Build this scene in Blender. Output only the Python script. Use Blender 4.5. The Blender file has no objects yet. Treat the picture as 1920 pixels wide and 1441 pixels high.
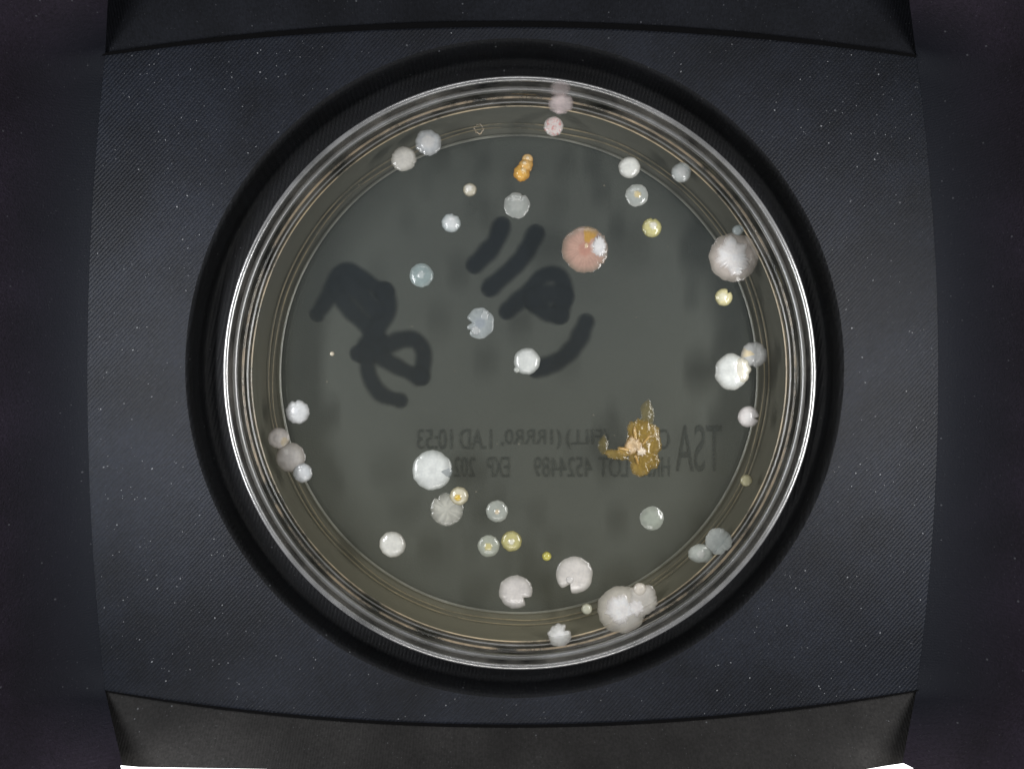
import bpy, math, random
from mathutils import Vector, noise
random.seed(7)
D=14.0
scene=bpy.context.scene
scene.view_settings.view_transform='Standard'; scene.view_settings.look='None'
scene.view_settings.exposure=0
col=scene.collection
def P(px,py,z=0.0):
    s=(D-z)/D
    return Vector(((px-960)/100*s,(720.5-py)/100*s,z))
def lin(r,g,b):
    f=lambda c:(c/255/12.92 if c/255<=0.04045 else ((c/255+0.055)/1.055)**2.4)
    return (f(r),f(g),f(b))
# ---------------------------------------------------------------- materials
def newmat(name):
    m=bpy.data.materials.new(name); m.use_nodes=True
    nt=m.node_tree; nt.nodes.clear()
    out=nt.nodes.new('ShaderNodeOutputMaterial')
    return m,nt,out
def N(nt,t,**kw):
    n=nt.nodes.new(t)
    for k,v in kw.items(): setattr(n,k,v)
    return n
def math_n(nt,op,a,b=None,clamp=False):
    n=nt.nodes.new('ShaderNodeMath'); n.operation=op; n.use_clamp=clamp
    for i,v in enumerate((a,b)):
        if v is None: continue
        if isinstance(v,(int,float)): n.inputs[i].default_value=v
        else: nt.links.new(v,n.inputs[i])
    return n.outputs[0]
def ramp(nt,src,stops):
    r=nt.nodes.new('ShaderNodeValToRGB')
    while len(r.color_ramp.elements)<len(stops): r.color_ramp.elements.new(0.5)
    for e,(p,c) in zip(r.color_ramp.elements,stops):
        e.position=p; e.color=(c[0],c[1],c[2],1)
    nt.links.new(src,r.inputs[0]); return r.outputs[0]

def plastic(name,base,rough=0.5,angle=0.7,line=0.05,specks=0.35,spec=0.5,lines_amt=0.35,edgemix=None,var=(0.7,1.35)):
    m,nt,out=newmat(name)
    b=N(nt,'ShaderNodeBsdfPrincipled'); nt.links.new(b.outputs[0],out.inputs[0])
    tc=N(nt,'ShaderNodeTexCoord')
    mp=N(nt,'ShaderNodeMapping'); mp.inputs['Rotation'].default_value=(0,0,angle)
    nt.links.new(tc.outputs['Object'],mp.inputs[0])
    w=N(nt,'ShaderNodeTexWave'); w.inputs['Scale'].default_value=0.314/line
    w.inputs['Distortion'].default_value=0.6; w.inputs['Detail'].default_value=1
    nt.links.new(mp.outputs[0],w.inputs[0])
    n1=N(nt,'ShaderNodeTexNoise'); n1.inputs['Scale'].default_value=35; n1.inputs['Detail'].default_value=4
    nt.links.new(tc.outputs['Object'],n1.inputs[0])
    n2=N(nt,'ShaderNodeTexNoise'); n2.inputs['Scale'].default_value=0.7; n2.inputs['Detail'].default_value=3
    nt.links.new(tc.outputs['Object'],n2.inputs[0])
    h=math_n(nt,'ADD',math_n(nt,'MULTIPLY',w.outputs[1],lines_amt),n1.outputs[0])
    bp=N(nt,'ShaderNodeBump'); bp.inputs['Strength'].default_value=0.5; bp.inputs['Distance'].default_value=0.02
    nt.links.new(h,bp.inputs['Height']); nt.links.new(bp.outputs[0],b.inputs['Normal'])
    v=N(nt,'ShaderNodeTexVoronoi'); v.inputs['Scale'].default_value=7
    nt.links.new(tc.outputs['Object'],v.inputs[0])
    sp=N(nt,'ShaderNodeSeparateColor'); nt.links.new(v.outputs['Color'],sp.inputs[0])
    size=math_n(nt,'MULTIPLY',math_n(nt,'POWER',sp.outputs[0],5),0.13)
    dot=math_n(nt,'LESS_THAN',v.outputs['Distance'],size)
    v2=N(nt,'ShaderNodeTexVoronoi'); v2.inputs['Scale'].default_value=19
    nt.links.new(tc.outputs['Object'],v2.inputs[0])
    sp2=N(nt,'ShaderNodeSeparateColor'); nt.links.new(v2.outputs['Color'],sp2.inputs[0])
    dot2=math_n(nt,'LESS_THAN',v2.outputs['Distance'],math_n(nt,'MULTIPLY',math_n(nt,'POWER',sp2.outputs[1],3),0.22))
    dd=math_n(nt,'ADD',math_n(nt,'MULTIPLY',dot,specks),math_n(nt,'MULTIPLY',dot2,specks*0.35),True)
    lo=tuple(c*var[0] for c in base); hi=tuple(c*var[1] for c in base)
    c=ramp(nt,n2.outputs[0],[(0.35,lo),(0.65,hi)])
    n3=N(nt,'ShaderNodeTexNoise'); n3.inputs['Scale'].default_value=22; n3.inputs['Detail'].default_value=3
    nt.links.new(tc.outputs['Object'],n3.inputs[0])
    g=ramp(nt,n3.outputs[0],[(0.3,(0.7,0.7,0.7)),(0.7,(1.3,1.3,1.3))])
    if var[0]<0.9:
        mg=N(nt,'ShaderNodeMix',data_type='RGBA',blend_type='MULTIPLY'); mg.inputs[0].default_value=1
        nt.links.new(c,mg.inputs[6]); nt.links.new(g,mg.inputs[7]); c=mg.outputs[2]
    if edgemix:
        sx=N(nt,'ShaderNodeSeparateXYZ'); nt.links.new(tc.outputs['Object'],sx.inputs[0])
        mr=N(nt,'ShaderNodeMapRange'); nt.links.new(sx.outputs[2],mr.inputs[0])
        mr.inputs[1].default_value=0.8; mr.inputs[2].default_value=1.9
        me=N(nt,'ShaderNodeMix',data_type='RGBA'); nt.links.new(mr.outputs[0],me.inputs[0])
        me.inputs[6].default_value=(*edgemix,1); nt.links.new(c,me.inputs[7]); c=me.outputs[2]
    mx=N(nt,'ShaderNodeMix',data_type='RGBA'); nt.links.new(dd,mx.inputs[0])
    nt.links.new(c,mx.inputs[6]); mx.inputs[7].default_value=(0.25,0.26,0.28,1)
    nt.links.new(mx.outputs[2],b.inputs['Base Color'])
    b.inputs['Roughness'].default_value=rough; b.inputs['Specular IOR Level'].default_value=spec
    return m

def clear(name,tint=(0.96,0.96,0.94),haze=0.05,hazecol=(0.6,0.6,0.55),rough=0.06,boost=1.0,var=0.0,gl0=0.05,vs=1.1):
    """clear polystyrene: transmission plus Fresnel reflection plus a little haze"""
    m,nt,out=newmat(name)
    g=N(nt,'ShaderNodeNewGeometry')
    dp=N(nt,'ShaderNodeVectorMath',operation='DOT_PRODUCT')
    nt.links.new(g.outputs['Normal'],dp.inputs[0]); nt.links.new(g.outputs['Incoming'],dp.inputs[1])
    c=math_n(nt,'ABSOLUTE',dp.outputs['Value'])
    f=math_n(nt,'POWER',math_n(nt,'SUBTRACT',1.0,c,True),5)
    f=math_n(nt,'ADD',math_n(nt,'MULTIPLY',f,0.95*boost),gl0*boost,True)
    t=N(nt,'ShaderNodeBsdfTransparent'); t.inputs[0].default_value=(*tint,1)
    d=N(nt,'ShaderNodeBsdfDiffuse'); d.inputs[0].default_value=(*hazecol,1)
    gl=N(nt,'ShaderNodeBsdfGlossy'); gl.inputs['Roughness'].default_value=rough
    m1=N(nt,'ShaderNodeMixShader'); m1.inputs[0].default_value=haze
    if var:
        tc=N(nt,'ShaderNodeTexCoord')
        n=N(nt,'ShaderNodeTexNoise'); n.inputs['Scale'].default_value=vs; n.inputs['Detail'].default_value=6; n.inputs['Roughness'].default_value=0.65
        nt.links.new(tc.outputs['Object'],n.inputs[0])
        q=math_n(nt,'MULTIPLY',math_n(nt,'SUBTRACT',n.outputs[0],0.5),var*5)
        nt.links.new(math_n(nt,'ADD',q,haze,True),m1.inputs[0])
    nt.links.new(t.outputs[0],m1.inputs[1]); nt.links.new(d.outputs[0],m1.inputs[2])
    m2=N(nt,'ShaderNodeMixShader'); nt.links.new(f,m2.inputs[0])
    nt.links.new(m1.outputs[0],m2.inputs[1]); nt.links.new(gl.outputs[0],m2.inputs[2])
    nt.links.new(m2.outputs[0],out.inputs[0])
    return m

def simple(name,base,rough=0.5,metal=0.0,spec=0.5,em=None,alpha=False,breakup=0.0):
    m,nt,out=newmat(name)
    b=N(nt,'ShaderNodeBsdfPrincipled'); nt.links.new(b.outputs[0],out.inputs[0])
    b.inputs['Roughness'].default_value=rough; b.inputs['Metallic'].default_value=metal
    b.inputs['Specular IOR Level'].default_value=spec
    n=N(nt,'ShaderNodeTexNoise'); n.inputs['Scale'].default_value=6; n.inputs['Detail'].default_value=4
    tc=N(nt,'ShaderNodeTexCoord'); nt.links.new(tc.outputs['Object'],n.inputs[0])
    c=ramp(nt,n.outputs[0],[(0.3,tuple(x*0.85 for x in base)),(0.7,tuple(min(1,x*1.12) for x in base))])
    nt.links.new(c,b.inputs['Base Color'])
    if em: 
        b.inputs['Emission Color'].default_value=(1,1,1,1); b.inputs['Emission Strength'].default_value=em
    if alpha:
        a=N(nt,'ShaderNodeAttribute'); a.attribute_name='Col'; nt.links.new(a.outputs['Alpha'],b.inputs['Alpha'])
    if breakup:
        n3=N(nt,'ShaderNodeTexNoise'); n3.inputs['Scale'].default_value=9; n3.inputs['Detail'].default_value=2
        nt.links.new(tc.outputs['Object'],n3.inputs[0])
        q=math_n(nt,'ADD',math_n(nt,'MULTIPLY',math_n(nt,'SUBTRACT',n3.outputs[0],0.5),1.6),breakup,True)
        nt.links.new(q,b.inputs['Alpha'])
    return m

def agar_mat(name,fac,c1,c2,tint,rough=0.12):
    m,nt,out=newmat(name)
    tc=N(nt,'ShaderNodeTexCoord')
    b=N(nt,'ShaderNodeBsdfPrincipled'); b.inputs['Roughness'].default_value=rough
    b.inputs['Specular IOR Level'].default_value=0.35
    sx=N(nt,'ShaderNodeSeparateXYZ'); nt.links.new(tc.outputs['Object'],sx.inputs[0])
    n=N(nt,'ShaderNodeTexNoise'); n.inputs['Scale'].default_value=0.5; n.inputs['Detail'].default_value=2
    nt.links.new(tc.outputs['Object'],n.inputs[0])
    n2=N(nt,'ShaderNodeTexNoise'); n2.inputs['Scale'].default_value=30; n2.inputs['Detail'].default_value=3
    nt.links.new(tc.outputs['Object'],n2.inputs[0])
    f=math_n(nt,'ADD',math_n(nt,'MULTIPLY',sx.outputs[1],-0.13),0.25)
    f=math_n(nt,'ADD',f,math_n(nt,'MULTIPLY',math_n(nt,'SUBTRACT',n.outputs[0],0.5),0.3))
    f=math_n(nt,'ADD',f,math_n(nt,'MULTIPLY',math_n(nt,'SUBTRACT',n2.outputs[0],0.5),0.7),True)
    c=ramp(nt,f,[(0.0,c1),(1.0,c2)])
    v=N(nt,'ShaderNodeTexVoronoi'); v.inputs['Scale'].default_value=5
    nt.links.new(tc.outputs['Object'],v.inputs[0])
    sp=N(nt,'ShaderNodeSeparateColor'); nt.links.new(v.outputs['Color'],sp.inputs[0])
    dot=math_n(nt,'LESS_THAN',v.outputs['Distance'],math_n(nt,'MULTIPLY',math_n(nt,'POWER',sp.outputs[0],8),0.08))
    mx=N(nt,'ShaderNodeMix',data_type='RGBA'); nt.links.new(dot,mx.inputs[0])
    nt.links.new(c,mx.inputs[6]); mx.inputs[7].default_value=(0.4,0.36,0.27,1)
    nt.links.new(mx.outputs[2],b.inputs['Base Color'])
    t=N(nt,'ShaderNodeBsdfTransparent'); t.inputs[0].default_value=(*tint,1)
    ms=N(nt,'ShaderNodeMixShader'); ms.inputs[0].default_value=fac
    nt.links.new(t.outputs[0],ms.inputs[1]); nt.links.new(b.outputs[0],ms.inputs[2])
    nt.links.new(ms.outputs[0],out.inputs[0])
    return m

def colony_mat(name,rough=0.3,bump=0.3,nscale=18,lo=0.92):
    m,nt,out=newmat(name)
    b=N(nt,'ShaderNodeBsdfPrincipled'); nt.links.new(b.outputs[0],out.inputs[0])
    a=N(nt,'ShaderNodeAttribute'); a.attribute_name='Col'
    tc=N(nt,'ShaderNodeTexCoord')
    n=N(nt,'ShaderNodeTexNoise'); n.inputs['Scale'].default_value=nscale; n.inputs['Detail'].default_value=4
    nt.links.new(tc.outputs['Object'],n.inputs[0])
    g=ramp(nt,n.outputs[0],[(0.3,(lo,lo,lo+.01)),(0.7,(1.04,1.03,1.02))])
    mx=N(nt,'ShaderNodeMix',data_type='RGBA',blend_type='MULTIPLY'); mx.inputs[0].default_value=1
    nt.links.new(a.outputs['Color'],mx.inputs[6]); nt.links.new(g,mx.inputs[7])
    nt.links.new(mx.outputs[2],b.inputs['Base Color'])
    nt.links.new(a.outputs['Alpha'],b.inputs['Alpha'])
    n5=N(nt,'ShaderNodeTexNoise'); n5.inputs['Scale'].default_value=5; n5.inputs['Detail'].default_value=2
    nt.links.new(tc.outputs['Object'],n5.inputs[0])
    bp=N(nt,'ShaderNodeBump'); bp.inputs['Strength'].default_value=bump; bp.inputs['Distance'].default_value=0.012
    nt.links.new(math_n(nt,'ADD',math_n(nt,'MULTIPLY',n.outputs[0],.6),math_n(nt,'MULTIPLY',n5.outputs[0],3.5)),bp.inputs['Height']); nt.links.new(bp.outputs[0],b.inputs['Normal'])
    b.inputs['Roughness'].default_value=rough
    b.inputs['Specular IOR Level'].default_value=0.8
    return m

M_plate=plastic('black_printed_plastic',(0.0095,0.0118,0.0185),0.55,0.75,0.055,0.35,0.36,0.5)
M_well=plastic('black_well_plastic',(0.004,0.0045,0.006),0.6,0.2,0.07,0.3,0.25)
M_base=plastic('grey_well_base',(0.225,0.237,0.23),0.8,0.2,0.07,0.0,0.1,0.0,var=(0.98,1.02))
M_side=plastic('vignette_tinted_wall_plastic',(0.0115,0.0082,0.0145),0.7,1.45,0.05,0.2,0.2,0.1,edgemix=(0.008,0.0095,0.0145))  # lens colour shading painted in: plate tone at the base, purple higher up
M_end=plastic('dark_end_plastic',(0.0085,0.0095,0.013),0.75,0.0,0.05,0.3,0.15)
M_endb=plastic('warm_lit_end_plastic',(0.021,0.020,0.0195),0.7,0.0,0.05,0.4,0.25)  # warm light on this end wall painted into a paler base colour
M_groove=simple('groove_black',(0.003,0.003,0.0035),0.8,spec=0.1)
M_clear=clear('clear_polystyrene',haze=0.10,hazecol=(0.56,0.53,0.47),boost=2.0,var=0.14)
M_clearb=clear('clear_polystyrene_base',haze=0.02)
M_lip=clear('polystyrene_lip',haze=0.25,hazecol=(0.82,0.82,0.84),rough=0.25,boost=9.0,var=0.2)
M_ridge=clear('painted_glint',haze=0.10,hazecol=(0.7,0.72,0.75),rough=0.35,boost=9.0,var=0.25)  # pale wall highlight painted as haze colour
M_warm_ring=clear('warm_glint_and_bubble',haze=0.3,hazecol=(0.78,0.6,0.4),rough=0.3,boost=3,var=0.6)  # warm wall glint painted as haze colour; the bubble ring shares it
M_gold=clear('amber_glint_ring',haze=0.45,hazecol=(0.88,0.72,0.48),rough=0.3,boost=3,var=0.6)  # amber glints painted into the haze colour
M_cream=clear('cream_lit_ridge',haze=0.7,hazecol=(0.98,0.95,0.84),rough=0.3,boost=10,var=0.5)  # bright cream glint painted into the haze colour
M_ink=simple('marker_ink',(0.016,0.022,0.034),0.6,spec=0.1,alpha=True)
M_print=simple('printed_ink',(0.095,0.105,0.103),0.6,spec=0.1,breakup=0.75)
M_agar=agar_mat('agar_surface',0.38,(0.062,0.072,0.074),(0.110,0.104,0.068),(0.95,0.96,0.93))
M_agars=agar_mat('agar_edge',0.8,(0.34,0.33,0.285),(0.42,0.39,0.30),(0.9,0.88,0.78),0.4)  # paler than the surface: light in the gel edge painted into the colour
M_col=colony_mat('colony_smooth',0.18,0.3)
M_colw=colony_mat('colony_wrinkled',0.25,0.5,28,0.9)
M_gel=colony_mat('colony_amber_gel',0.16,1.0,20,0.75)
M_lamp=simple('white_diffuser',(0.9,0.9,0.9),0.5,em=2.5)

# ---------------------------------------------------------------- mesh helpers
def mesh_obj(name,verts,faces,mat,parent=None,smooth=True,loc=(0,0,0)):
    me=bpy.data.meshes.new(name); me.from_pydata([tuple(v) for v in verts],[],faces)
    me.materials.append(mat); me.update()
    if smooth:
        for p in me.polygons: p.use_smooth=True
    o=bpy.data.objects.new(name,me); col.objects.link(o); o.location=loc
    if parent: o.parent=parent
    return o
def lathe(name,prof,mat,parent,segs=256,closed=False,centers=None,wob=0.0):
    vs=[];fs=[];n=len(prof)
    for i in range(segs):
        a=2*math.pi*i/segs
        for j,(r,z) in enumerate(prof):
            c=centers[j] if centers else (0,0)
            rr=r+wob*noise.noise(Vector((math.cos(a)*3,math.sin(a)*3,r*5)))
            vs.append((c[0]+rr*math.cos(a),c[1]+rr*math.sin(a),z))
    m=n if closed else n-1
    for i in range(segs):
        k=(i+1)%segs
        for j in range(m):
            j2=(j+1)%n
            fs.append((i*n+j,k*n+j,k*n+j2,i*n+j2))
    return mesh_obj(name,vs,fs,mat,parent)
def empty(name,loc,label,cat):
    e=bpy.data.objects.new(name,None); e.empty_display_size=0.5; e.location=loc; col.objects.link(e)
    e['label']=label; e['category']=cat; return e
def disc(name,r,z,mat,parent,segs=256,rings=10):
    vs=[(0,0,z)];fs=[]
    for j in range(1,rings+1):
        for i in range(segs):
            a=2*math.pi*i/segs; vs.append((r*j/rings*math.cos(a),r*j/rings*math.sin(a),z))
    for i in range(segs): fs.append((0,1+i,1+(i+1)%segs))
    for j in range(rings-1):
        for i in range(segs):
            k=(i+1)%segs
            fs.append((1+j*segs+i,1+(j+1)*segs+i,1+(j+1)*segs+k,1+j*segs+k))
    return mesh_obj(name,vs,fs,mat,parent)

# ---------------------------------------------------------------- imaging box
box=empty('imaging_box',(0,0,0),'black 3D-printed imaging box with a round well holding the dish','box')
ZP=0.8
def topY(x): return 44+58*((x-945)/755)**2
def botY(x): return 1360-66*((x-957)/763)**2
def leftX(y): return 162+34*((y-700)/600)**2
def rightX(y): return 1761-42*((y-700)/600)**2
HC=P(965,690,ZP); HR=6.18*(D-ZP)/D
def outline(theta):
    dx,dy=math.cos(theta),-math.sin(theta)
    def inside(t):
        x=965+dx*t;y=690+dy*t
        return leftX(y)<x<rightX(y) and topY(x)<y<botY(x)
    lo,hi=500,1400
    for _ in range(30):
        mid=(lo+hi)/2
        if inside(mid): lo=mid
        else: hi=mid
    return 965+dx*lo,690+dy*lo
K=720;R=14
vs=[];fs=[]
for i in range(K):
    th=2*math.pi*i/K
    ox,oy=outline(th); o=P(ox,oy,ZP)
    a=Vector((HC.x+HR*math.cos(th),HC.y+HR*math.sin(th),ZP))
    for j in range(R+1):
        vs.append(a.lerp(o,j/R))
n=R+1
for i in range(K):
    k=(i+1)%K
    for j in range(n-1): fs.append((i*n+j,i*n+j+1,k*n+j+1,k*n+j))
plate=mesh_obj('floor_plate',vs,fs,M_plate,box,smooth=False)
DC=(0.13,0.2)
h=(HC.x,HC.y); mid=lambda t:(h[0]*(1-t)+DC[0]*t,h[1]*(1-t)+DC[1]*t)
ZW=-0.67
lathe('dish_well',[(HR,ZP),(HR-0.03,ZP-0.01),(HR-0.06,ZP-0.05),(HR-0.09,ZP-0.14),(5.74,0.3),(5.70,0.22),(5.6,0.2),(5.3,0.16),(5.22,0.12),(5.2,0.0),(5.2,ZW)],M_well,box,
      centers=[h,h,h,h,mid(.3),mid(.35),mid(.5),mid(.9),DC,DC,DC])
wb=disc('well_base',5.2,ZW,M_base,box); wb.location=(DC[0],DC[1],0)
def wall(name,pts_low,pts_high,mat,rows=10,bulge=0.0):
    vs=[];fs=[];m=len(pts_low)
    for r in range(rows+1):
        t=r/rows
        for a,b in zip(pts_low,pts_high):
            v=a.lerp(b,t); v.z-=bulge*math.sin(math.pi*t)*(1-t); vs.append(v)
    for r in range(rows):
        for i in range(m-1): fs.append((r*m+i,r*m+i+1,(r+1)*m+i+1,(r+1)*m+i))
    return mesh_obj(name,vs,fs,mat,box)
ZG=ZP-0.06
lowL=[];lowR=[]
S=24
for i in range(S+1):
    t=i/S; y=102+(1293-102)*t
    lowL.append(P(leftX(y)+1.5,y,ZP+0.004)); lowR.append(P(rightX(y)-1.5,y,ZP+0.004))
tl=P(205,-60,2.4); bl=P(243,1490,2.4); tr=P(1697,-60,2.4); br=P(1680,1490,2.4)
def sidewall(name,low,c0,c1,sgn):
    edge=[]
    for j in range(8): edge.append(c0.lerp(low[0],j/8))
    edge+=low
    for j in range(1,9): edge.append(low[-1].lerp(c1,j/8))
    hi=[]
    for k,e in enumerate(edge):
        t=k/(len(edge)-1)
        hi.append(Vector((sgn*9.6,7.4-14.8*t,4.4)))
    return wall(name,edge,hi,M_side,24,0.95)
sidewall('side_wall',lowL,tl,bl,-1)
sidewall('side_wall.001',lowR,tr,br,1)
lo=[];hi=[];lo2=[];hi2=[]
for i in range(S+1):
    t=i/S
    xa=180+(1733-180)*t
    lo.append(P(xa,topY(xa)+8,ZG)); hi.append(P(176+(1726-176)*t,-60,1.2))
    xb=180+(1739-180)*t
    lo2.append(P(xb,botY(xb)-6,ZG))
    hi2.append(P(208+(1715-208)*t,1437+9*math.sin(math.pi*t)**0.5 if 0<t<1 else 1437,1.4))
wall('end_wall',lo,hi,M_end,6)
wall('end_wall.001',lo2,hi2,M_endb,6)
def strip(name,f,z,w0,w1,x0,x1):
    a=[];b=[]
    for i in range(S*2+1):
        x=x0+(x1-x0)*i/(S*2); e=1-abs(2*i/(S*2)-1)**3*0.5
        a.append(P(x,f(x)+w0*e,z)); b.append(P(x,f(x)+w1*e,z))
    wall(name,a,b,M_groove,1)
strip('groove',lambda x:topY(x),ZP+0.03,-4,7,192,1718)
strip('groove.001',lambda x:botY(x),ZP+0.03,-3,3,200,1722)
def poly(name,pts,mat,parent):
    return mesh_obj(name,pts,[tuple(range(len(pts)))],mat,parent,smooth=False)
poly('light_diffuser',[P(226,1434,2.05),P(260,1437,2.05),P(500,1441,2.05),P(500,1475,2.05),P(236,1475,2.05)],M_lamp,box)
poly('light_diffuser.001',[P(1625,1441,2.05),P(1660,1435,2.05),P(1694,1430,2.05),P(1712,1439,2.05),P(1700,1475,2.05),P(1625,1475,2.05)],M_lamp,box)

# ---------------------------------------------------------------- petri dish
dish=empty('petri_dish',(DC[0],DC[1],-0.65),'clear round plastic petri dish with marker writing, in a black well','petri dish')
ZB=-0.65
def rel(o): o.location=(0,0,-ZB); return o
rel(lathe('wall',[(4.86,-0.62),(4.93,-0.55),(5.0,-0.2),(5.025,0.0),(5.05,1.12),(5.09,1.12),(5.065,0.0),(5.04,-0.25),(4.97,-0.6),(4.9,-0.66)],M_clear,dish,closed=True))
lp=[]
for k in range(12):
    a=2*math.pi*k/12; lp.append((5.060+0.048*math.cos(a),1.15+0.04*math.sin(a)))
rel(lathe('rim',lp,M_lip,dish,closed=True))
rel(disc('base',4.88,-0.655,M_clearb,dish))
def ring(name,r,z,mr,mat,wob=0.0,mz=None):
    mz=mz or mr
    pr=[(r+mr*math.cos(2*math.pi*k/10),z+mz*math.sin(2*math.pi*k/10)) for k in range(10)]
    return rel(lathe(name,pr,mat,dish,closed=True,wob=wob))
ring('wall_glint',5.03,0.78,0.045,M_ridge,mz=.06)  # wall rings are added shapes standing in for reflections on the dish wall
ring('wall_glint.001',5.03,0.40,0.022,M_warm_ring,0.01)
ring('wall_glint.002',5.02,0.19,0.016,M_ridge,0.015)
ring('base_ridge',4.66,-0.58,0.026,M_cream,0.01)
ring('base_ridge.001',4.79,-0.55,0.012,M_gold,0.06)
ring('base_ridge.002',4.86,-0.5,0.012,M_gold,0.03)
ring('wall_glint.003',5.0,0.045,0.015,M_gold,0.01)

# marker strokes: ribbons whose ink fades out at the edge
def writing(name,strokes,z0=-0.652):
    vs=[];fs=[];al=[]
    for si,(pts,w) in enumerate(strokes):
        z=z0+si*0.003
        P0=[Vector(p) for p in pts]
        q=[P0[0]]+P0+[P0[-1]]; c=[]
        for i in range(1,len(q)-2):
            for k in range(8):
                t=k/8
                a,b,cc,d=q[i-1],q[i],q[i+1],q[i+2]
                c.append(0.5*((2*b)+(cc-a)*t+(2*a-5*b+4*cc-d)*t*t+(3*b-a-3*cc+d)*t**3))
        c.append(P0[-1])
        sec=[]
        hw=w/2*1.38
        ca_=lambda k:(1,1,.95,.8,.45,.15,0)[k]
        d0=(c[0]-c[1]).normalized(); d1=(c[-1]-c[-2]).normalized()
        for k in range(6,0,-1):
            a=math.pi/2*k/6; sec.append((c[0]+d0*hw*math.sin(a),max(.02,math.cos(a)),-d0,ca_(k)))
        for i,p in enumerate(c):
            d=(c[min(i+1,len(c)-1)]-c[max(i-1,0)]).normalized()
            sec.append((p,1+0.25*noise.noise(Vector((p.x*.04,p.y*.04,si))),d,1))
        for k in range(1,7):
            a=math.pi/2*k/6; sec.append((c[-1]+d1*hw*math.sin(a),max(.02,math.cos(a)),d1,ca_(k)))
        s=len(vs)
        cols=((-1,0),(-.85,.2),(-.66,.68),(-.45,1),(.45,1),(.66,.68),(.85,.2),(1,0)); nc=len(cols)
        for (p,m,d,A) in sec:
            nn=Vector((-d.y,d.x))
            for (u,aa) in cols:
                v=p+nn*hw*m*u; vv=P(v.x,v.y,z); vs.append((vv.x-DC[0],vv.y-DC[1],vv.z-ZB)); al.append(A*aa*0.86)
        for i in range(len(sec)-1):
            for j in range(nc-1):
                fs.append((s+i*nc+j,s+i*nc+j+1,s+(i+1)*nc+j+1,s+(i+1)*nc+j))
    o=mesh_obj(name,vs,fs,M_ink,dish,smooth=False)
    ca=o.data.color_attributes.new('Col','FLOAT_COLOR','POINT')
    for i,a in enumerate(al): ca.data[i].color=(0,0,0,a)
    return o
writing('marker_writing',[
 ([(597,586),(618,552),(634,515),(655,507),(690,530),(722,546)],28),
 ([(632,540),(652,575),(688,610),(712,640)],30),
 ([(722,548),(727,580),(708,615),(680,660)],32),
 ([(654,532),(680,556),(702,580)],34),
 ([(674,662),(712,655),(748,638),(778,638),(794,662),(790,704)],30),
 ([(692,650),(722,674),(758,694),(788,706)],29),
 ([(688,664),(692,704),(714,738),(748,750)],27)])
writing('marker_writing.001',[
 ([(940,425),(926,458),(892,495)],31),
 ([(1003,440),(975,488),(921,538)],32),
 ([(952,582),(985,552),(1018,518),(1048,518),(1060,552),(1050,590)],29),
 ([(1003,572),(1028,588),(1050,592)],28),
 ([(1005,558),(1030,552),(1052,556)],40),
 ([(1098,606),(1080,645),(1050,675),(1008,692)],30)])
def printed(txt,xr,xl,y0,y1,name):
    cu=bpy.data.curves.new('t','FONT'); cu.body=txt; cu.size=1
    o=bpy.data.objects.new('t',cu); col.objects.link(o)
    bpy.context.view_layer.update()
    dg=bpy.context.evaluated_depsgraph_get()
    me=bpy.data.meshes.new_from_object(o.evaluated_get(dg))
    bpy.data.objects.remove(o)
    xs=[v.co.x for v in me.vertices]; ys=[v.co.y for v in me.vertices]
    x0,x1,ya,yb=min(xs),max(xs),min(ys),max(ys)
    for v in me.vertices:
        u=(v.co.x-x0)/(x1-x0); w=(v.co.y-ya)/(yb-ya)
        p=P(xr+(xl-xr)*u,y1+(y0-y1)*w,-0.645)
        v.co=(p.x-DC[0],p.y-DC[1],p.z-ZB)
    me.materials.clear(); me.materials.append(M_print)
    ob=bpy.data.objects.new(name,me); col.objects.link(ob); ob.parent=dish
printed('TSA',1353,1268,796,884,'printed_text')
for i,(t,a,b) in enumerate([('CTR',1256,1200),('(FILL)',1140,1062),('(1RRR0,',1052,940),('1.AD',922,862),('10:53',848,782)]):
    printed(t,a,b,804,842,'printed_text.%03d'%(i+1))
for i,(t,a,b) in enumerate([('HR08',1256,1200),('LOT',1178,1122),('4524489',1110,1002),('EXP',955,914),('202',892,852)]):
    printed(t,a,b,856,894,'printed_text.%03d'%(i+6))

# ---------------------------------------------------------------- agar
def agar():
    segs=256; prof=[(5.03*j/14,0.0) for j in range(1,14)]+[(4.97,0.004),(5.0,0.015),(5.02,0.04)]
    vs=[(0,0,0)];fs=[]
    for r,z in prof:
        for i in range(segs):
            a=2*math.pi*i/segs; vs.append((r*math.cos(a),r*math.sin(a),z))
    for i in range(segs): fs.append((0,1+i,1+(i+1)%segs))
    for j in range(len(prof)-1):
        for i in range(segs):
            k=(i+1)%segs; fs.append((1+j*segs+i,1+(j+1)*segs+i,1+(j+1)*segs+k,1+j*segs+k))
    nt=len(fs)
    side=[(5.015,0.0),(4.99,-0.2),(4.93,-0.5),(4.87,-0.6),(4.66,-0.615)]
    s0=len(vs)
    for r,z in side:
        for i in range(segs):
            a=2*math.pi*i/segs; vs.append((r*math.cos(a),r*math.sin(a),z))
    for j in range(len(side)-1):
        for i in range(segs):
            k=(i+1)%segs; fs.append((s0+j*segs+i,s0+(j+1)*segs+i,s0+(j+1)*segs+k,s0+j*segs+k))
    o=mesh_obj('agar_gel',vs,fs,M_agar,None,loc=(DC[0],DC[1],0))
    o.data.materials.append(M_agars)
    for p in o.data.polygons[nt:]: p.material_index=1
    o['label']='translucent olive-grey agar gel filling the petri dish'; o['category']='agar'
agar()

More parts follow.
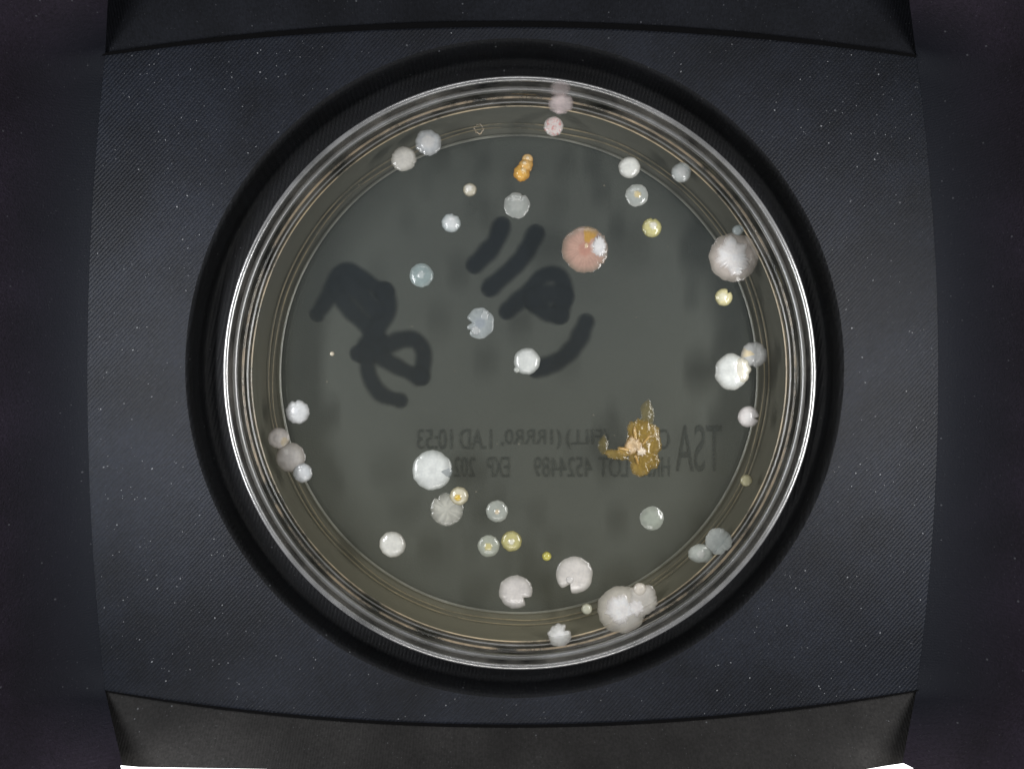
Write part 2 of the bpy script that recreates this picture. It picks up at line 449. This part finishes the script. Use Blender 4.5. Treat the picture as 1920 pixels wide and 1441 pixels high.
# ---------------------------------------------------------------- colonies
GR='bacterial colonies growing on the agar'
def mix(a,b,t): 
    t=max(0,min(1,t)); return tuple(x*(1-t)+y*t for x,y in zip(a,b))
class Lobe: pass
def lobe(px,py,r,h=0.06,c=(210,212,208),edge=None,a=1.0,ea=None,center=None,cs=0.35,cc_off=(0,0),notches=(),wob=0.035,wf=3,sectors=(),spokes=0,spk=0.1,sx=1,sy=1,rot=0,p=2.6,rim=0.0,z0=0.004,mott=0.0,mc=None,bumpy=0.0,calpha=None,fr=0.0,ms=0.22):
    L=Lobe(); L.__dict__.update(locals()); return L
sd=[0]
def build(name,label,lobes,mat=None,group=GR,cat='bacterial colony'):
    sd[0]+=1
    cx=lobes[0].px; cy=lobes[0].py; o0=P(cx,cy,0)
    V=[];F=[];C=[]
    for li,L in enumerate(lobes):
        seg=128 if L.r>12 else 40; K=20 if L.r>12 else 8
        base=lin(*L.c); edge=lin(*L.edge) if L.edge else tuple(x*0.78 for x in base)
        cen=lin(*L.center) if L.center else None
        ea=L.ea if L.ea is not None else L.a*0.45
        s0=len(V)
        def col_at(t,th,x,y):
            c=base
            tw=th+0.35*noise.noise(Vector((x*.08,y*.08,sd[0])))
            for (a0,a1,sc) in L.sectors:
                d=(math.degrees(tw)-a0)%360; wd=(a1-a0)%360
                if d<wd: c=mix(c,lin(*sc),min(1,min(d,wd-d)/6))
            if t>0.7: c=mix(c,mix(edge,c,0.25 if L.sectors else 0),(t-0.7)/0.3)
            if L.spokes:
                k=0.5+0.5*math.cos(L.spokes*th+7*noise.noise(Vector((math.cos(th)*1.5,math.sin(th)*1.5+t*.9,sd[0]))))
                c=tuple(q*(1-L.spk*(1-k**2)*min(1,t*2)) for q in c)
            dn=1+0.14*noise.noise(Vector((x*0.07,y*0.07,sd[0]*1.7)))+0.05*noise.noise(Vector((x*0.25,y*0.25,sd[0]*1.7)))
            c=tuple(min(1,q*dn) for q in c)
            al=L.a*(1-t**5)+ea*t**5
            if cen:
                dx=x-L.cc_off[0]; dy=y-L.cc_off[1]
                rr=math.hypot(dx,dy)/L.r*(1+0.35*noise.noise(Vector((math.atan2(dy,dx)*1.5,sd[0],1))))
                k=1-max(0,min(1,(rr-L.cs*0.6)/(L.cs*0.7)))
                k=k*k*(3-2*k)
                c=mix(c,cen,k)
                al=al+(min(1,max(al,L.calpha or 0.95))-al)*k
            if L.mott:
                k=noise.noise(Vector((x*L.ms,y*L.ms,sd[0]*2.0)))+.4*noise.noise(Vector((x*L.ms*2.5,y*L.ms*2.5,sd[0]*2.0)))
                c=mix(c,lin(*L.mc),max(0,k*2.2)*L.mott)
            return (*c,al)
        def add(t,th):
            q=1+L.wob*(noise.noise(Vector((math.cos(th)*L.wf,math.sin(th)*L.wf,sd[0]*1.3+li)))*1.4+0.4*noise.noise(Vector((math.cos(th)*L.wf*4,math.sin(th)*L.wf*4,sd[0]))))
            if L.fr: q+=L.fr*(noise.noise(Vector((math.cos(th)*6,math.sin(th)*6,sd[0]+li*2.2)))+.4*noise.noise(Vector((math.cos(th)*14,math.sin(th)*14,li))))
            thn=math.degrees(th)+14*noise.noise(Vector((t*2.5,sd[0]*2.1,0)))
            for (na,nw,nd) in L.notches:
                d=abs((thn-na+180)%360-180)
                nw2=nw*1.35
                if d<nw2: q*=1-nd*(0.5+0.5*math.cos(math.pi*d/nw2))
            rr=L.r*q*t
            x=rr*math.cos(th)*L.sx; y=rr*math.sin(th)*L.sy
            cr,sr=math.cos(L.rot),math.sin(L.rot); x,y=x*cr-y*sr,x*sr+y*cr
            z=L.z0+L.h*max(0,1-t**L.p)**0.7
            if L.bumpy: z+=L.bumpy*noise.noise(Vector((x*0.09,y*0.09,sd[0])))*(1-t**4)
            if cen:
                dx=x-L.cc_off[0]; dy=y-L.cc_off[1]; z+=0.3*L.h*max(0,1-(math.hypot(dx,dy)/(L.r*L.cs*1.2))**2)
            g=P(L.px+x,L.py-y,0)
            # lobes that reach the dish wall, the modelled reflection too, climb up it
            rx,ry=g.x-DC[0],g.y-DC[1]; r0=math.hypot(rx,ry)
            if r0>4.96:
                zz=(r0-4.96)*2.6; k=(4.975-z*0.5)/r0
                g=Vector((DC[0]+rx*k,DC[1]+ry*k,0)); z=z*0.3+zz
            pos=g-o0
            V.append((pos.x,pos.y,z)); C.append(col_at(t,th,x,y))
        add(0,0)
        for j in range(1,K+1):
            t=(j/K)**0.8
            for i in range(seg): add(t,2*math.pi*i/seg)
        for i in range(seg): F.append((s0,s0+1+i,s0+1+(i+1)%seg))
        for j in range(K-1):
            for i in range(seg):
                k=(i+1)%seg; F.append((s0+1+j*seg+i,s0+1+(j+1)*seg+i,s0+1+(j+1)*seg+k,s0+1+j*seg+k))
    o=mesh_obj(name,V,F,mat or M_col,None,loc=(o0.x,o0.y,0))
    ca=o.data.color_attributes.new('Col','FLOAT_COLOR','POINT')
    for i,c in enumerate(C): ca.data[i].color=c
    o['label']=label; o['category']=cat; o['group']=group
    return o
B='bacterial_colony'
build(B,'greyish white round colony touching its neighbour on the agar',[lobe(803,267,24.5,c=(202,206,208),edge=(190,194,194),center=(218,218,216),cs=.5,wob=.07,spokes=9,spk=.04,a=.95)])
build(B,'creamy grey round colony with a scalloped edge on the agar',[lobe(757,298,23.5,c=(212,210,202),edge=(194,192,182),wob=.05,wf=5,spokes=11,spk=.03)])
build(B,'small pink-speckled colony with a pale border on the agar',[lobe(1038,237,18.5,c=(234,224,220),edge=(210,208,203),mott=.7,mc=(226,164,160),wob=.05,ea=.6)],M_colw)
build(B,'pale pink hazy reflection of a colony, modelled on the dish wall',[lobe(1051,196,24,c=(248,234,234),edge=(222,208,206),a=.95,ea=.1,sx=1.0,sy=.8,h=.03,wob=.08,z0=.01),lobe(1049,170,17,c=(228,214,214),a=.45,ea=.05,sx=1.2,sy=.9,h=.03,z0=.01)])  # lobes stand in for a colony's reflection in the dish wall
build(B,'shiny orange lumpy colony of fused beads on the agar',[
  lobe(978,325,15.5,h=.1,c=(234,184,96),edge=(210,152,70),wob=.1,p=2.6,bumpy=.05,center=(245,216,160),cs=.35,cc_off=(4,4),ea=.8),
  lobe(986,311,13,h=.1,c=(230,186,112),edge=(200,146,68),wob=.1,p=2.6,z0=.02,bumpy=.04,center=(244,220,176),cs=.3,cc_off=(-3,2),ea=.8),
  lobe(989,299,10.5,h=.08,c=(236,200,140),edge=(204,154,88),p=2.6,center=(246,226,190),cs=.3,ea=.8)],M_col)
build(B,'tiny cream colony with a bright centre on the agar',[lobe(881,356,13,c=(212,206,186),edge=(160,154,134),center=(240,238,230),cs=.5,cc_off=(-2,2))])
build(B,'small white colony with a notched upper edge on the agar',[lobe(846,418,18,c=(214,222,222),edge=(180,190,190),notches=[(70,16,.12)],center=(230,234,234),cs=.6)])
build(B,'translucent grey colony with a small nick on the agar',[lobe(969,385,24.5,c=(174,179,174),edge=(186,189,184),notches=[(55,9,.13)],wob=.05,a=.92,ea=.6,h=.04,center=(184,188,183),cs=.5)])
build(B,'bluish translucent colony with a faint bright spot on the agar',[lobe(790,516,22.5,c=(160,176,176),edge=(172,185,183),center=(200,210,209),cs=.28,a=.9,ea=.55,h=.06,calpha=.9)])
build(B,'opaque white round colony on the agar',[lobe(1180,314,20.5,c=(236,238,232),edge=(216,217,209),h=.08)])
build(B,'pale grey smooth colony near the dish wall',[lobe(1277,324,18.5,c=(210,216,214),edge=(188,193,190),center=(228,231,229),cs=.5)])
build(B,'pale grey ring colony with a yellowish centre on the agar',[lobe(1194,366,21.5,c=(184,190,185),edge=(204,208,202),center=(230,214,166),cs=.3,a=.92,ea=.65,wob=.05)])
build(B,'pale yellow colony with a white spot on the agar',[lobe(1222,427,18.5,c=(218,212,152),edge=(188,182,120),center=(242,240,224),cs=.38,cc_off=(2,3),notches=[(85,12,.1)])])
build(B,'large beige-pink wrinkled colony with orange and white wedges on the agar',[lobe(1097,468,43.5,c=(204,168,152),edge=(176,160,142),sectors=[(54,100,(208,164,88)),(-28,44,(216,204,197))],wob=.04,wf=4,spokes=27,spk=.08,h=.045,center=(196,150,134),cs=.3,notches=[(46,4,.08),(-36,5,.1)],fr=.012,ea=.4),
  lobe(1123,462,17,h=.045,c=(243,243,243),edge=(230,226,224),sx=.8,sy=1.2,wob=.2,z0=.03,a=.97,ea=.1,fr=.1),
  lobe(1099,462,5,h=.04,c=(240,214,180),edge=(226,180,120),z0=.03,a=.9,ea=.1,wob=.2,sy=1.4)],M_col)
build(B,'large greyish white colony with a ragged white middle near the wall',[lobe(1375,482,46,c=(214,205,197),edge=(192,184,173),h=.045,wob=.04,a=.84,ea=.4,spokes=13,spk=.02),
  lobe(1373,480,33,h=.05,c=(254,252,250),edge=(242,236,231),wob=.2,wf=1.8,sy=1.05,z0=.025,a=1,ea=.1,fr=.12),
  lobe(1379,503,16,h=.04,c=(254,250,248),edge=(242,236,231),wob=.2,z0=.025,a=1,ea=.1)])
build(B,'tiny bluish grey colony beside a large pinkish one',[lobe(1383,432,10.5,c=(190,200,200),edge=(170,180,179))])
build(B,'small yellow colony with a split at its upper edge',[lobe(1357,557,16.5,c=(234,226,176),edge=(210,203,150),notches=[(48,12,.3)],center=(244,240,210),cs=.5,cc_off=(-3,0))])
build(B,'bluish grey lobed colony with deep notches on the agar',[lobe(900,606,29.5,c=(178,186,187),edge=(190,198,197),notches=[(178,14,.4),(214,7,.2)],spokes=6,spk=.09,h=.045,a=.9,ea=.55,sx=.88,center=(164,172,178),cs=.36,wob=.06,wf=2),
  lobe(893,619,10,h=.04,c=(208,212,212),a=.8,ea=.1,z0=.02,wob=.2),lobe(909,592,9,h=.04,c=(204,210,210),a=.7,ea=.1,z0=.02,wob=.2,sy=1.4)])
build(B,'opaque white colony with a tiny bud on the agar',[lobe(988,677,25,c=(230,234,230),edge=(208,213,207),h=.09),lobe(969,693,6,c=(205,210,203),h=.04)])
build(B,'minute cream dot colony on the agar',[lobe(623,663,4.5,c=(228,218,196),h=.05)])
build(B,'grey colony with a cream wedge near the dish wall',[lobe(1414,665,24.5,c=(208,210,208),edge=(194,194,190),sectors=[(140,200,(236,222,188))],notches=[(-100,12,.12)],wob=.05,spokes=7,spk=.04,a=.93)])
build(B,'white colony with a cream shiny wedge near the dish wall',[lobe(1371,697,31,c=(236,240,236),edge=(222,224,216),h=.08,sy=1.1),lobe(1387,694,21,h=.05,c=(240,236,220),edge=(232,226,203),z0=.035,sy=1.15,sx=.95,wob=.1,notches=[(-20,14,.15)],ea=.2)])
build(B,'pinkish white colony with a split edge near the wall',[lobe(1403,781,20,c=(234,230,228),edge=(212,207,203),notches=[(-8,10,.35)],center=(240,238,236),cs=.5)])
build(B,'greyish white colony near the dish wall',[lobe(558,772,22.5,c=(218,220,220),edge=(200,201,199),notches=[(100,10,.1)],center=(236,238,240),cs=.35,cc_off=(-5,3),wob=.05)])
build(B,'small pinkish grey colony with a cream streak near the wall',[lobe(523,821,20,c=(222,216,210),edge=(202,194,186),sectors=[(-60,10,(232,218,190))],center=(230,225,219),cs=.4)])
build(B,'translucent brownish grey colony between two neighbours',[lobe(545,857,27.5,c=(206,201,194),edge=(186,179,169),a=.88,ea=.5,center=(216,212,207),cs=.6,h=.05)])
build(B,'small white shiny colony overlapping a grey one',[lobe(568,886,18.5,c=(222,226,228),edge=(204,206,204),z0=.02,center=(238,241,243),cs=.5)])
build(B,'large white colony with a grey notched side on the agar',[lobe(810,881,37,c=(232,236,232),edge=(216,221,215),notches=[(-4,12,.32)],h=.065,wob=.04,fr=.012),
  lobe(832,884,16,c=(184,190,190),edge=(164,172,170),sx=1.0,h=.045,spokes=6,spk=.12,a=.9,fr=.03)])
build(B,'cream colony with a yellow middle on the agar',[lobe(861,929,17.5,c=(228,222,196),edge=(206,196,158),center=(234,200,90),cs=.36,cc_off=(-2,-2),h=.08,z0=.02)])
build(B,'grey colony with radiating white spokes on the agar',[lobe(838,955,31,c=(202,202,191),edge=(180,180,168),spokes=8,spk=.2,wob=.05,wf=4,h=.04,notches=[(128,6,.12),(30,6,.1)],a=.93)])
build(B,'opaque white round colony alone on the agar',[lobe(736,1020,24.5,c=(230,230,222),edge=(212,210,197),h=.08)])
build(B,'grey colony with a cream point in the middle',[lobe(932,958,20.5,c=(180,185,176),edge=(188,192,181),center=(230,214,182),cs=.22,a=.92,ea=.6,wob=.05)])
build(B,'grey colony with a yellowish middle on the agar',[lobe(916,1023,20.5,c=(182,187,172),edge=(190,194,179),center=(220,211,150),cs=.34,a=.92,ea=.6,wob=.04)])
build(B,'olive yellow colony with a white point on the agar',[lobe(959,1014,19.5,c=(207,200,140),edge=(186,177,112),center=(240,237,215),cs=.28,h=.07)])
build(B,'tiny bright yellow dot colony on the agar',[lobe(1025,1042,9,c=(222,213,110),edge=(180,170,80),h=.07)])
build(B,'white colony with a bite-shaped notch and shiny bead',[lobe(1077,1077,34.5,c=(224,220,214),edge=(210,206,197),notches=[(-122,15,.4)],h=.05,wob=.035,fr=.01),lobe(1068,1085,8,c=(240,238,234),h=.05,z0=.03,a=.8,ea=.2)])
build(B,'pale pinkish colony with a cut-out notch on the agar',[lobe(967,1109,31.5,c=(219,215,210),edge=(205,201,192),notches=[(-28,17,.38)],h=.05,wob=.045,fr=.012)])
build(B,'tiny greenish cream dot colony on the agar',[lobe(1100,1141,10.5,c=(212,212,190),edge=(182,180,154))])
build(B,'large merged colony with shiny white middle near the wall',[lobe(1165,1142,45,c=(218,213,202),edge=(202,197,182),h=.045,wob=.05,a=.85,ea=.4),
  lobe(1203,1125,30,c=(228,224,216),edge=(212,206,194),h=.05,wob=.12,wf=3,z0=.01,a=.92,ea=.4),
  lobe(1165,1143,29,h=.05,c=(254,252,250),edge=(244,239,234),wob=.2,wf=1.8,z0=.025,a=1,ea=.1,fr=.12),
  lobe(1192,1138,18,c=(253,250,248),edge=(243,238,233),h=.05,wob=.2,wf=2,z0=.03,a=1,ea=.1,fr=.12),
  lobe(1199,1104,13,c=(236,229,217),edge=(216,208,192),h=.06,z0=.02)])
build(B,'white colony with a ragged notch close to the wall',[lobe(1049,1190,22,c=(230,230,226),edge=(212,210,204),notches=[(48,16,.35)],center=(244,244,242),cs=.45,wob=.1,wf=3)])
build(B,'flat translucent greenish grey colony on the agar',[lobe(1222,971,22.5,c=(162,168,156),edge=(174,179,168),a=.86,ea=.6,h=.03,center=(168,175,163),cs=.65)])
build(B,'small dull yellow colony near the dish wall',[lobe(1399,900,11.5,c=(216,210,170),edge=(190,182,140))])
build(B,'bluish grey wrinkled colony near the dish wall',[lobe(1347,1014,25,c=(208,214,210),edge=(214,219,213),spokes=8,spk=.08,notches=[(-60,10,.15)],wob=.06,a=.88,ea=.55)])
build(B,'pale grey colony with a whitish centre near the wall',[lobe(1313,1037,21,c=(208,214,206),edge=(200,205,196),center=(234,236,229),cs=.35,sx=1.1,sy=.85,a=.93)])
gb=(170,142,72); ge=(146,120,58); dk=(124,100,44)
build(B,'golden brown translucent spreading colony with ragged lobes and pale core',[
  lobe(1206,836,36,c=gb,edge=ge,h=.03,sx=.93,sy=1.32,wob=.13,wf=2.2,p=5,spokes=17,spk=.09,notches=[(180,22,.25),(225,12,.12),(60,8,.08)],a=.86,ea=.6,fr=.09,mott=.3,mc=dk,ms=.09,bumpy=.03),
  lobe(1213,776,16,c=(140,128,82),edge=(130,120,80),h=.018,sx=.85,sy=1.6,wob=.15,wf=2,a=.55,ea=.25,fr=.06),
  lobe(1201,876,18,c=gb,edge=ge,h=.028,wob=.15,wf=2.5,a=.8,ea=.5,fr=.1,mott=.3,mc=dk,ms=.09),
  lobe(1222,862,15,c=gb,edge=ge,h=.028,wob=.15,wf=2.5,a=.7,ea=.4,fr=.1,mott=.3,mc=dk,ms=.09,sy=1.2),
  lobe(1222,812,16,c=gb,edge=ge,h=.028,wob=.15,wf=2.5,a=.7,ea=.4,fr=.1,sy=1.1),
  lobe(1192,804,16,c=gb,edge=ge,h=.028,wob=.15,wf=2.5,a=.7,ea=.4,fr=.1),
  lobe(1154,852,17,c=(158,136,76),edge=ge,h=.022,sx=1.4,sy=.55,rot=-.2,wob=.2,wf=2.5,a=.78,ea=.4,fr=.1,mott=.2,mc=dk,ms=.1),
  lobe(1131,834,15,c=(136,124,80),edge=(130,120,80),h=.018,sx=.7,sy=1.2,wob=.15,wf=2,a=.55,ea=.2,fr=.06),
  lobe(1170,846,13,c=(180,150,82),edge=ge,h=.03,sx=1.3,sy=.8,wob=.2,a=.85,ea=.4,fr=.08),
  lobe(1188,834,17,c=(236,208,166),edge=(208,164,96),h=.05,sx=.9,sy=1.1,wob=.4,wf=2.2,z0=.03,bumpy=.08,p=2,ea=.15,fr=.12),
  lobe(1190,813,4.5,c=(212,176,108),edge=(186,150,80),h=.04,sx=.8,sy=3.6,rot=.1,z0=.03,p=2,ea=.1,wob=.25),
  lobe(1211,824,4.5,c=(212,176,108),edge=(186,150,80),h=.04,sx=.7,sy=3.2,rot=-.7,z0=.03,p=2,ea=.1,wob=.25),
  lobe(1172,842,4.5,c=(220,184,120),edge=(190,150,80),h=.04,sx=3.4,sy=.8,rot=-.2,z0=.03,p=2,ea=.1,wob=.25),
  lobe(1201,845,10,c=(246,230,204),edge=(216,178,116),h=.05,wob=.35,z0=.03,p=2,ea=.15,fr=.1),
  lobe(1193,860,4,c=(206,166,94),edge=(186,146,76),h=.04,sx=.8,sy=3,rot=.3,z0=.03,p=2,ea=.1,wob=.25)],M_gel)
bub=[(0.08+0.012*math.cos(2*math.pi*k/8),0.012*math.sin(2*math.pi*k/8)+.01) for k in range(8)]
bo=lathe('air_bubble',bub,M_warm_ring,None,segs=40,closed=True,wob=.03); bo.location=P(898,242,0)
bo['label']='tiny ring-shaped air bubble at the agar surface'; bo['category']='bubble'

# ---------------------------------------------------------------- dust
vs=[];fs=[]
def flake(x,y,z,r):
    s=len(vs);m=random.randint(4,6);a0=random.random()*6
    st=random.uniform(.4,1); ro=random.random()*6
    for k in range(m):
        a=a0+2*math.pi*k/m; q=r*random.uniform(.6,1.2); X=q*math.cos(a); Y=q*math.sin(a)*st
        vs.append((x+X*math.cos(ro)-Y*math.sin(ro),y+X*math.sin(ro)+Y*math.cos(ro),z))
    fs.append(tuple(range(s,s+m)))
cnt=0
while cnt<520:
    px=random.uniform(165,1760);py=random.uniform(50,1350)
    if math.hypot(px-965,py-690)<626: continue
    if not(leftX(py)+6<px<rightX(py)-6 and topY(px)+14<py<botY(px)-8): continue
    p=P(px,py,ZP+.012); flake(p.x,p.y,p.z,random.choice([.006,.007,.008,.01,.012,.017])); cnt+=1
M_dust=simple('dust',(0.3,0.31,0.33),0.9)
d=mesh_obj('dust',vs,fs,M_dust,None,smooth=False)
d['label']='pale dust specks scattered over the black plastic plate'; d['category']='dust'; d['kind']='stuff'

# ---------------------------------------------------------------- lights, world, camera
w=bpy.data.worlds.new('World'); scene.world=w; w.use_nodes=True
w.node_tree.nodes['Background'].inputs[0].default_value=(0.92,0.96,1.0,1)
w.node_tree.nodes['Background'].inputs[1].default_value=0.085
def area(loc,target,sx,sy,power,colr):
    l=bpy.data.lights.new('strip_lamp','AREA'); l.shape='RECTANGLE'; l.size=sx; l.size_y=sy; l.energy=power; l.color=colr
    o=bpy.data.objects.new('strip_lamp',l); col.objects.link(o); o.location=loc
    d=Vector(target)-Vector(loc); o.rotation_euler=d.to_track_quat('-Z','Y').to_euler()
area((-8.9,0,7.6),(0.5,0,0),7,0.8,790,(0.975,0.985,1))
area((8.9,0,7.6),(-0.5,0,0),7,0.8,790,(1,0.99,0.98))
area((0,8.9,7.6),(0,-0.5,0),8,0.7,130,(1,0.98,0.98))
area((0,-8.9,7.6),(0,0.5,0),8,0.7,190,(1,0.97,0.94))
for sx in (-1,1):
    l=bpy.data.lights.new('corner_lamp','SPOT'); l.energy=260; l.color=(1,0.96,0.9); l.spot_size=math.radians(46); l.spot_blend=1.0; l.shadow_soft_size=0.2
    o=bpy.data.objects.new('corner_lamp',l); col.objects.link(o); o.location=(sx*7.0,-7.2,4.6)
    d=Vector((sx*6.6,-6.9,1.1))-Vector(o.location); o.rotation_euler=d.to_track_quat('-Z','Y').to_euler()
cam=bpy.data.cameras.new('camera'); cam.sensor_width=36; cam.lens=36*D/19.2; cam.clip_end=200
co=bpy.data.objects.new('camera',cam); col.objects.link(co); co.location=(0,0,D)
scene.camera=co
